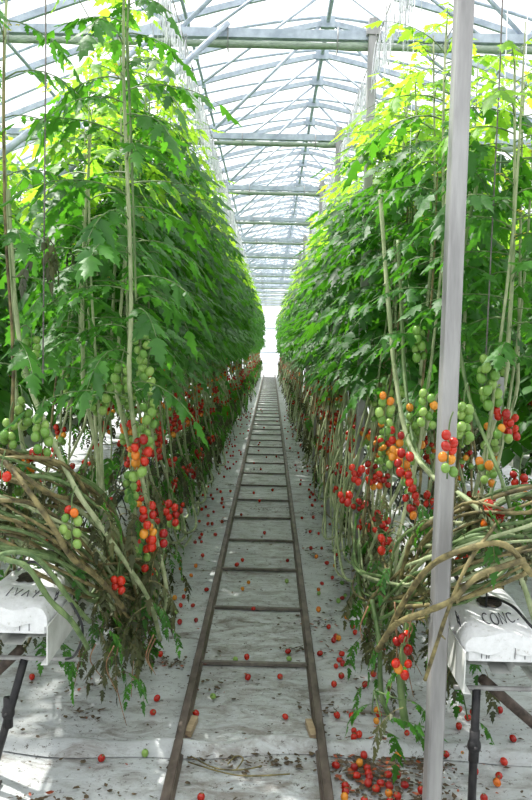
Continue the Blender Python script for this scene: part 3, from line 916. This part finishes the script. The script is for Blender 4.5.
# ------------------------------------------------------------------ bare stem bundles turning round the row ends
def bundle(s_, n, seed):
    rr = random.Random(seed)
    for i in range(n):
        t_ = i / (n - 1); y0 = Y_G[s_]
        zc = .80 + (.34 if s_ < 0 else .27) * t_ ** 1.1 + rr.uniform(-.03, .04)       # height at the turn
        yn = y0 + .02 + rr.uniform(-.05, .22)
        far = rr.uniform(.9, 1.25)
        ze = rr.uniform(.36, .62)
        pts = [(s_ * rr.uniform(.98, 1.12), y0 + 1.0, rr.uniform(.5, .8)),
               (s_ * rr.uniform(.96, 1.06), y0 + .35, zc - .05),
               (s_ * (.80 + .1 * rr.random()), yn, zc),
               (s_ * (.66 + rr.uniform(-.03, .03)), yn + .06, zc - .03 - .08 * rr.random()),
               (s_ * (.56 + rr.uniform(-.04, .04)), yn + .28, zc - .18 - .1 * rr.random()),
               (s_ * (.50 + rr.uniform(-.05, .05)), y0 + .62, ze + .05),
               (s_ * (.49 + rr.uniform(-.04, .06)), y0 + far, ze - .08),
               (s_ * (.53 + rr.uniform(-.04, .04)), y0 + far + .7, ze - .1 + rr.uniform(-.05, .15))]
        sp = smooth([Vector(p) + Vector((rr.uniform(-.03, .03), rr.uniform(-.05, .05), rr.uniform(-.035, .035))) for p in pts], 5)
        b = MB(); r0 = rr.uniform(.0040, .0082)
        b.tube(sp, [r0 * (1 + .12 * math.sin(j * 1.9)) + (.002 if j % 9 == 0 else 0) for j in range(len(sp))], 7)
        for j in range(6, len(sp) - 3, 7):    # leaf scars / stubs
            q_ = sp[j]; dd = Vector((rr.uniform(-1, 1), rr.uniform(-1, 1), rr.uniform(-.8, .5))).normalized()
            b.tube([q_, q_ + dd * rr.uniform(.015, .035)], [.004, .002], 5)
        mt = rr.choice(['stem_pale', 'stem_brown', 'stem_brown', 'stem', 'stem'])
        lb = {'stem_pale': 'pale green bare', 'stem_brown': 'woody yellow-brown bare', 'stem': 'green bare'}[mt]
        wh = 'low' if t_ < .33 else ('middle-height' if t_ < .67 else 'upper')
        tag(b.build('bare_vine', M[mt]), f'{lb} vine, {wh} in the bundle at the row end {SIDE[s_]}', 'vine stem', f'bare vines bundled round the row end {SIDE[s_]}')
bundle(-1, 38, 51); bundle(1, 29, 52)
def vine(pts, r, mt, lb, grp=None):
    sp = smooth([on_y(*p) for p in pts], 6); b = MB(); n = len(sp)
    b.tube(sp, [r * (1 + .08 * math.sin(j * 1.3)) for j in range(n)], 8)
    rr = random.Random(int(pts[0][0] * 7))
    for j in range(5, n - 3, 6):
        dd = Vector((rr.uniform(-1, 1), rr.uniform(-1, 0), rr.uniform(-.8, .5))).normalized(); b.tube([sp[j], sp[j] + dd * .022], [.004, .002], 5)
    tag(b.build('bare_vine', M[mt]), lb, 'vine stem', grp)
vine([(8, 190, 2.85), (12, 260, 2.8), (18, 330, 2.75), (28, 380, 2.7), (48, 430, 2.62), (75, 488, 2.55), (100, 525, 2.6), (125, 562, 2.75), (150, 602, 2.95), (160, 640, 3.2)], .0085, 'stem_pale', 'thick pale vine slanting down from the left leaves past the tomatoes')
vine([(-20, 440, 2.5), (5, 462, 2.45), (28, 490, 2.4), (55, 530, 2.4), (72, 558, 2.45), (100, 580, 2.6), (125, 610, 2.9)], .0088, 'stem_brown', 'thick brown-green vine arching from the left edge over the bag')
vine([(-20, 552, 2.3), (8, 560, 2.28), (28, 568, 2.26), (50, 600, 2.3), (72, 622, 2.34), (88, 648, 2.5)], .0085, 'stem', 'green vine draped across the scribbled grow bag at left')
vine([(-20, 560, 2.4), (20, 552, 2.32), (45, 566, 2.34), (70, 600, 2.4), (90, 622, 2.6)], .008, 'stem', 'second green vine draped behind the one over the left grow bag')
vine([(130, -10, 2.64), (127, 40, 2.64), (130, 110, 2.64), (133, 200, 2.66), (136, 300, 2.7)], .0042, 'stem', 'straight green stem rising beside the tall leafy vine at upper left')
vine([(380, 190, 3.2), (388, 300, 3.1), (396, 380, 3.0), (408, 440, 2.9), (430, 474, 2.7), (468, 500, 2.5), (500, 535, 2.4), (522, 580, 2.4), (540, 640, 2.5)], .0085, 'stem_pale', 'long pale vine sweeping down in front of the tall post to the right edge')
vine([(398, 240, 3.3), (402, 320, 3.25), (405, 380, 3.15), (416, 450, 2.9), (445, 486, 2.7), (490, 512, 2.5), (535, 560, 2.4)], .0080, 'stem', 'green vine running just above the long pale one across the post')
vine([(478, 180, 2.95), (462, 260, 2.85), (458, 330, 2.8), (470, 400, 2.7), (490, 450, 2.6), (505, 490, 2.5), (525, 560, 2.5)], .0065, 'stem', 'slim green vine falling right of the tall post')
vine([(532, 575, 2.28), (505, 545, 2.26), (470, 548, 2.28), (432, 565, 2.34), (405, 600, 2.5), (385, 640, 2.7)], .0095, 'stem_brown', 'thick brown vine crossing in front of the tall post just above the bag')
vine([(525, 560, 2.26), (480, 575, 2.24), (452, 600, 2.25), (425, 612, 2.28), (395, 625, 2.4), (378, 650, 2.6)], .0095, 'stem_brown', 'thick brown vine crossing low in front of the post towards the aisle')
vine([(500, 520, 2.4), (470, 560, 2.26), (450, 605, 2.25), (438, 640, 2.27), (425, 680, 2.32)], .006, 'stem_brown', 'thin brown vine drooping down the face of the tall post')
vine([(372, 600, 2.9), (379, 640, 2.8), (381, 690, 2.75), (389, 716, 2.72)], .009, 'stem', 'thick dark stem hanging to a blunt end near the floor left of the post')
vine([(410, 610, 2.7), (404, 650, 2.66), (401, 690, 2.64), (406, 727, 2.62)], .013, 'stem', 'thickest dark stem hanging to a blunt end close beside the post')
# dried hanging roots
r3 = random.Random(9)
def roots(x0, x1, y0, Y, n, lb):
    for i in range(n):
        px = r3.uniform(x0, x1); L = r3.uniform(30, 90); yy = Y + r3.uniform(-.1, .3)
        pts = [on_y(px, y0 + r3.uniform(-20, 10), yy), on_y(px + r3.uniform(-8, 8), y0 + L * .5, yy), on_y(px + r3.uniform(-8, 14), y0 + L, yy)]
        b = MB(); b.tube(smooth(pts, 5), [.0032 - .0002 * j for j in range(11)], 5)
        tag(b.build('dried_root', M['stem_tan']), lb, 'root', lb)
roots(70, 165, 640, 2.85, 7, 'thin tan dried root dangling below the stem bundle on the left')
roots(350, 440, 610, 2.6, 8, 'thin tan dried root dangling below the stem bundle on the right')

# dry tangled leaves filling the bundles
for s_ in (-1, 1):
    r3 = random.Random(70 + s_); b = MB()
    for i in range(210 if s_ < 0 else 130):
        y = Y_G[s_] + abs(r3.gauss(.1, .75)) + .05; x = s_ * r3.uniform(.46, .95) if y < Y_G[s_] + .4 else s_ * r3.uniform(.42, .58)
        z = r3.uniform(.36, 1.0) if y < Y_G[s_] + .5 else r3.uniform(.22, .62)
        if abs(x) > .60 and y < Y_G[s_] + .5: z = r3.uniform(.93, 1.1)
        leaf(b, (x, y, z), r3.uniform(0, 6.28), r3.uniform(-.7, .3), -1.5, r3.uniform(.07, .17), True, r3, 0 if r3.random() < .72 else 1, 2)
    o = b.build('withered_leaves', [M['leaf_dry'], M['leaf'], M['stem_brown']])
    tag(o, f'tangle of withered leaves caught in the bare stems at the row end {SIDE[s_]}', 'leaves', kind='stuff')

# special trusses in the photo's clear places
def show_truss(px, py, Y, cols, lb, wide=.02):
    root = empty('tomato_truss', on_y(px, py, Y)); rr = random.Random(int(px * 3 + py))
    n = len(cols); pb = MB(); zl = -.032 * ((n + 1) // 2) - .01
    pb.tube(smooth([(.01, 0, .06), (.0, 0, .02), (0, 0, zl * .5), (0, 0, zl)], 4), .0025, 5)
    pb.build('truss_stalk', M['stem'], root)
    for i, c in enumerate(cols):
        r_ = i // 2; sg = -1 if i % 2 else 1
        o = bpy.data.objects.new('tomato', me_t[{'r': 'red', 'o': 'orange', 'g': 'green'}[c]]); C.objects.link(o); o.parent = root
        o.location = (sg * (wide * rr.uniform(.35, 1.15)), rr.uniform(-.028, .016), -.014 - r_ * .029 + (-.012 if sg > 0 else 0) + rr.uniform(-.007, .007)); k_ = rr.uniform(.80, 1.02); o.scale = (k_, k_, k_)
        o.rotation_euler = (rr.uniform(-.5, .5), rr.uniform(-.5, .5), 0)
    tag(root, lb, 'tomato truss')
show_truss(449, 432, 2.32, 'rrrroogg', 'truss ripening from red to green hanging against the grey post')
show_truss(464, 402, 2.5, 'gggggggg', 'long green tomato truss just right of the grey post')
show_truss(386, 392, 2.8, 'ooggggggg', 'big green truss with two yellow fruit left of the grey post')
show_truss(427, 390, 2.7, 'ggoggggg', 'green truss touching the left side of the grey post')
show_truss(396, 428, 2.9, 'rroroooogg', 'orange and red truss hanging above the white gutter on the right')
show_truss(404, 450, 2.7, 'rrorrrr', 'red truss resting where the vines bend left of the post')
show_truss(492, 500, 2.45, 'rrrrro', 'red truss lying on the stem bundle right of the post')
show_truss(503, 405, 2.7, 'rrrrrogg', 'long red truss hanging beside the perforated strap')
show_truss(520, 470, 2.7, 'rrrroo', 'red and orange truss at the right edge above the bundle')
show_truss(486, 456, 2.65, 'ooggog', 'yellow-orange truss between post and perforated strap')
show_truss(357, 462, 3.3, 'rrrrrr', 'red truss low on the aisle side of the vines left of the post')
show_truss(345, 490, 3.3, 'rrrr', 'small red truss just above the low bare stems right of the rails')
show_truss(402, 655, 2.5, 'rrro', 'orange-red truss hanging low under the right bundle')
show_truss(404, 630, 2.6, 'rrrr', 'dull red truss tucked under the right bundle')
show_truss(513, 412, 2.9, 'rrrrrr', 'dark red truss deeper in the leaves behind the strap')
show_truss(72, 505, 2.45, 'orgggggg', 'green truss with one red and one orange fruit in the left stem bundle')
show_truss(131, 472, 2.9, 'gggggggg', 'cluster of pale green tomatoes hanging before the left bags')
show_truss(118, 574, 2.75, 'rrrr', 'three or four red tomatoes bunched at the lower left of the stems')
show_truss(143, 534, 2.9, 'rrrggg', 'truss with red top and green tip hanging low beside the left vines')
show_truss(150, 562, 2.95, 'rrgg', 'small red and green truss closest to the floor beside the left vines')
show_truss(40, 448, 2.6, 'rr', 'pair of red tomatoes above the left stem bundle')
show_truss(10, 420, 2.6, 'gggggg', 'green truss at the left edge above the stem bundle')
show_truss(42, 415, 2.55, 'gggggggg', 'hanging green truss near the left edge beside the slanting vine')
show_truss(122, 365, 2.75, 'gggggg', 'pale green truss high on the tall leafy vine')
show_truss(148, 365, 2.8, 'ggggg', 'second pale green truss beside the one on the tall leafy vine')
show_truss(145, 425, 3.0, 'gggggg', 'green truss low under the tall leafy vine')
show_truss(172, 500, 3.2, 'rrrrrrgg', 'thick red truss on the aisle side of the left vines')
show_truss(2, 470, 2.4, 'rr', 'two red tomatoes right at the left edge')

# green sprig low by the post
b = MB(); r3 = random.Random(4); p0 = on_y(372, 690, 2.66)
for (px, py, ex, ey, Y, L) in ((372, 712, -.2, .2, 2.6, .20), (392, 722, .4, -.8, 2.6, .22), (400, 700, .3, -1.0, 2.55, .20), (385, 735, .9, -1.4, 2.55, .18), (378, 705, 2.6, -.9, 2.6, .16)):
    leaf(b, on_y(px, py, Y), ex, -.1, ey - .4, L, True, r3, 0, 1)
    b.tube([on_y(px, py, Y), on_y(374, 690, 2.62)], .0025, 4, 1)
tag(b.build('leafy_sprig', [M['leaf'], M['stem']]), 'fresh green leafy sprig hanging near the floor left of the post', 'leaves')
b = MB()
for (px, py, ex, L) in ((455, 650, 2.0, .2), (460, 690, 1.5, .18), (468, 720, .3, .16), (448, 700, 3, .15)):
    leaf(b, on_y(px, py, 2.9), ex, -.1, -1.3, L, True, r3, 0, 1); b.tube([on_y(px, py, 2.9), on_y(452, 640, 2.9)], .0025, 4, 1)
tag(b.build('leafy_sprig', [M['leaf'], M['stem']]), 'green leafy sprig hanging under the gutter right of the post', 'leaves')
b = MB()
for (px, py, ex, L) in ((48, 655, 0, .16), (52, 640, 1.0, .18), (58, 645, -.6, .14), (44, 640, 2, .14)):
    leaf(b, on_y(px, py, 2.62), ex, -.3, -1.5, L, True, r3, 0, 1); b.tube([on_y(px, py, 2.62), on_y(50, 630, 2.62)], .0025, 4, 1)
tag(b.build('leafy_sprig', [M['leaf'], M['stem']]), 'small green leaves hanging under the left gutter end', 'leaves')

# ------------------------------------------------------------------ fallen tomatoes
fm = {}
for kx in ('red', 'old_red', 'orange', 'green'):
    mm = MB(); mm.v, mm.f, mm.m = [tuple(v_) for v_ in tb.v], tb.f, tb.m
    # small star calyx on top
    mm.v = list(mm.v); mm.f = list(mm.f); mm.m = list(mm.m)
    for k_ in range(5):
        a_ = k_ * 1.257; ex = Vector((math.cos(a_), math.sin(a_), 0)); s2 = Vector((-ex.y, ex.x, 0)); q_ = Vector((0, 0, .0178)); b0 = len(mm.v)
        mm.v.extend([tuple(q_ + s2 * .002), tuple(q_ - s2 * .002), tuple(q_ + ex * .010 + Vector((0, 0, -.0005)))]); mm.f.append((b0, b0 + 1, b0 + 2)); mm.m.append(1)
    oo = mm.build('fallen_tomato', [M[kx], M['stem']]); fm[kx] = oo.data; bpy.data.objects.remove(oo)
FT = []
def drop(x, y, c, lb, grp='fallen tomatoes on the ground sheet', k_=1.0):
    k_ *= .84
    for (a_, b_) in FT:
        if (a_ - x) ** 2 + (b_ - y) ** 2 < .027 ** 2: return
    if .225 < abs(x) < .305: return
    FT.append((x, y))
    o = bpy.data.objects.new('fallen_tomato', fm[c]); C.objects.link(o)
    a_ = rnd.uniform(0, PI / 2.1)
    o.rotation_euler = (a_, 0, rnd.uniform(0, 6.28)); o.scale = (k_, k_, k_)
    o.location = (x, y, .0155 * k_ - .004 + .003 * math.cos(a_))
    tag(o, lb, 'tomato', grp)
spots = [(101.5, 757, 'red', 'single red tomato lying alone on the bare sheet at lower left'), (153, 711, 'red', 'red tomato beside the sun patch left of the rails'), (157, 697, 'red', 'red tomato just above its neighbour left of the near rail'),
         (136, 677, 'red', 'bright red tomato at the upper end of the sun patch on the left'), (145, 752, 'green', 'small green fruit in the litter at lower left'), (32, 676, 'red', 'red tomato under the left gutter stand'),
         (196, 712, 'red', 'red tomato touching the inner side of the left rail'), (201, 796, 'red', 'red tomato at the very bottom between the rails'), (213, 695, 'green', 'small green fruit between the rails below the first tie'),
         (248, 676, 'red', 'left tomato of the red pair between the rails'), (254, 676, 'red', 'right tomato of the red pair between the rails'), (243, 675, 'green', 'green fruit beside the red pair between the rails'), (280, 675, 'red', 'lone red tomato between the rails near the right rail'),
         (311, 654, 'red', 'red tomato just outside the right rail near the first tie'), (320, 652, 'red', 'red tomato a hand further out from the right rail'), (334, 683, 'red', 'red tomato on clean sheet right of the rails'), (337, 714, 'red', 'red tomato alone halfway between rail and blunt stem'),
         (352, 715, 'red', 'front tomato of the red trio right of the rails'), (355, 713, 'red', 'rear tomato of the red trio right of the rails'), (365, 683, 'red', 'red tomato left of the hanging blunt stems'), (379, 713, 'red', 'red tomato at the foot of the hanging stems'),
         (354, 736, 'red', 'left of two red tomatoes in the second trio'), (359, 733, 'red', 'right of two red tomatoes in the second trio'), (351, 744, 'red', 'left tomato of the four in a row near the rail'), (358, 749, 'red', 'second tomato of the four in a row near the rail'), (364, 747, 'red', 'right tomato of the four near the rail'), (364, 754, 'old_red', 'dark red tomato just below the four near the rail'),
         (446, 753, 'red', 'red tomato right beside the foot of the tall post'), (459, 708, 'old_red', 'dark red tomato deep under the right gutter'), (468, 716, 'red', 'red tomato under the right gutter beside a darker one'), (473, 711, 'old_red', 'dark tomato behind the upright of the right stand'), (500, 709, 'red', 'large red tomato right of the stand upright'), (459, 725, 'red', 'red tomato between post and stand upright'),
         (513, 737, 'red', 'red tomato at right beyond the stand upright'), (497, 749, 'old_red', 'squashed dark tomato at right near the stand'), (504, 760, 'red', 'red tomato near the bottom right corner'), (475, 770, 'red', 'red tomato just left of the stand upright foot'), (499, 774, 'red', 'red tomato in the bottom right litter'), (497, 781, 'orange', 'orange tomato in the bottom right litter'), (484, 797, 'red', 'red tomato at the foot of the stand upright'), (462, 752, 'orange', 'small orange tomato between post and stand'),
         (288, 650, 'red', 'red tomato between the rails near the first tie')]
for px, py, c, lb in spots:
    p = on_z(px, py, .016); drop(p.x, p.y, c, lb)
r4 = random.Random(77)
# pile by the right rail
for i in range(46):
    px = r4.gauss(362, 24); py = r4.gauss(783, 13)
    if not (328 < px < 425): continue
    p = on_z(px, py, .016)
    drop(p.x, p.y, r4.choice(['red', 'red', 'old_red', 'old_red', 'old_red', 'red', 'orange']), 'tomato in the rotting red heap beside the right rail at the bottom', 'tomatoes heaped beside the right rail')
# strewn along both sides
for i in range(260):
    s_ = -1 if r4.random() < .5 else 1
    y = 3.0 + 15 * r4.random() ** 1.5
    x = s_ * (min(.66, abs(r4.gauss(.46, .09))) if r4.random() < .9 else r4.uniform(.0, .2))
    if s_ < 0 and y < 3.6: continue
    if abs(x) < .31 and abs(x) > .22: continue
    zone = 'between the rails' if abs(x) < .25 else ('beside the right rail' if s_ > 0 else 'beside the left rail')
    dist = 'in the near stretch' if y < 5 else ('in the middle stretch' if y < 9 else 'far along the aisle')
    if len(FT) < 296:
        drop(x, y, r4.choice(['red', 'red', 'red', 'old_red', 'old_red', 'orange', 'green'] if y < 6 else ['red', 'red', 'old_red']), f'small fallen tomato {zone}, {dist}', f'fallen tomatoes {zone}', r4.uniform(.85, 1.1))

# litter: crumbs, shreds and dry leaves trodden on the sheet
b = MB(); r5 = random.Random(8)
def flake(x, y, s_, mi):
    a_ = r5.uniform(0, 6.28); n = r5.randint(4, 6); b0 = len(b.v); el = r5.uniform(.25, .8)
    for k_ in range(n):
        q_ = 2 * PI * k_ / n; rr_ = s_ * r5.uniform(.6, 1.2)
        u_, w_ = rr_ * math.cos(q_), rr_ * el * math.sin(q_)
        b.v.append((x + u_ * math.cos(a_) - w_ * math.sin(a_), y + u_ * math.sin(a_) + w_ * math.cos(a_), .002 + r5.random() * .35 * s_))
    b.f.append(tuple(range(b0, b0 + n))); b.m.append(mi)
cl = [(r5.choice([r5.uniform(-1.3, 1.3), r5.gauss(.5, .12), r5.gauss(-.55, .15)]), 2.2 + 12 * r5.random() ** 1.6, r5.uniform(.03, .16)) for i in range(120)]
for i in range(5200):
    if r5.random() < .65:
        cx, cy, sg = r5.choice(cl); x, y = r5.gauss(cx, sg), r5.gauss(cy, sg * .6)
    else: x, y = r5.uniform(-1.2, 1.2), 2.2 + 14 * r5.random() ** 1.5
    flake(x, y, r5.uniform(.004, .016), 0 if r5.random() < .9 else 1)
for i in range(520):     # heap right of the rail and round the fold
    x, y = r5.gauss(.44, .13), r5.gauss(2.74, .11)
    if x > .3: flake(x, y, r5.uniform(.006, .02), 0 if r5.random() < .75 else 1)
for i in range(170):
    flake(r5.uniform(-.22, .7), r5.gauss(2.78, .03), r5.uniform(.005, .018), 0)
for i in range(150):
    cx, cy, sg = r5.choice(cl); x, y = r5.gauss(cx, sg * .7), r5.gauss(cy, sg * .5)
    if .22 < abs(x) < .31: continue
    leaflet(b, Vector((x, y, .006)), Vector((r5.uniform(-1, 1), r5.uniform(-1, 1), .25)), Vector((0, 0, 1)), r5.uniform(.03, .07), r5.uniform(.012, .03), True, r5, 0)
tag(b.build('leaf_litter', [M['litter'], M['litter_red']]), 'crumbled dry leaves and fruit scraps strewn over the white ground sheet', 'litter', kind='stuff')
# twigs between the rails
for pts, lb in (([(192, 757), (215, 768), (240, 770), (262, 766)], 'dry twig lying between the rails in front of the fold'), ([(188, 762), (225, 773), (250, 776), (290, 774)], 'longer dry twig between the rails below the first'),
                ([(228, 764), (236, 756), (243, 759), (236, 770)], 'curled dry tendril between the rails')):
    a = MB(); a.tube(smooth([on_z(x, y, .008) for x, y in pts], 5), .0028, 5)
    tag(a.build('dry_twig', M['stem_brown']), lb, 'twig')
# small crumpled leaf on sheet at far side

# ------------------------------------------------------------------ light
sc = bpy.context.scene
wd = bpy.data.worlds.new('world'); sc.world = wd; wd.use_nodes = True; nt = wd.node_tree; nt.nodes.clear()
bg = nt.nodes.new('ShaderNodeBackground'); wo = nt.nodes.new('ShaderNodeOutputWorld')
tc = nt.nodes.new('ShaderNodeTexCoord'); sp_ = nt.nodes.new('ShaderNodeSeparateXYZ')
nt.links.new(tc.outputs['Generated'], sp_.inputs[0])
nt.links.new(ramp(nt, sp_.outputs[2], [(0, (.93, .96, .99)), (.5, (.94, .97, 1.0))]), bg.inputs[0])
bg.inputs[1].default_value = 1.65
nt.links.new(bg.outputs[0], wo.inputs[0])
sun = bpy.data.objects.new('sun', bpy.data.lights.new('sun', 'SUN')); C.objects.link(sun)
sun.data.energy = 10; sun.data.angle = .02; sun.data.color = (1, .96, .88)
D = Vector((.50, -.35, -1.0))           # direction the light travels
sun.rotation_euler = D.to_track_quat('-Z', 'Y').to_euler()
vs_ = sc.view_settings
vs_.view_transform = 'Standard'; vs_.look = 'None'; vs_.gamma = 1; vs_.use_curve_mapping = False
vs_.exposure = -0.2
cy = sc.cycles
cy.use_denoising = True
cy.max_bounces = 8; cy.diffuse_bounces = 4; cy.transmission_bounces = 6; cy.transparent_max_bounces = 12; cy.glossy_bounces = 3
cy.sample_clamp_indirect = 6
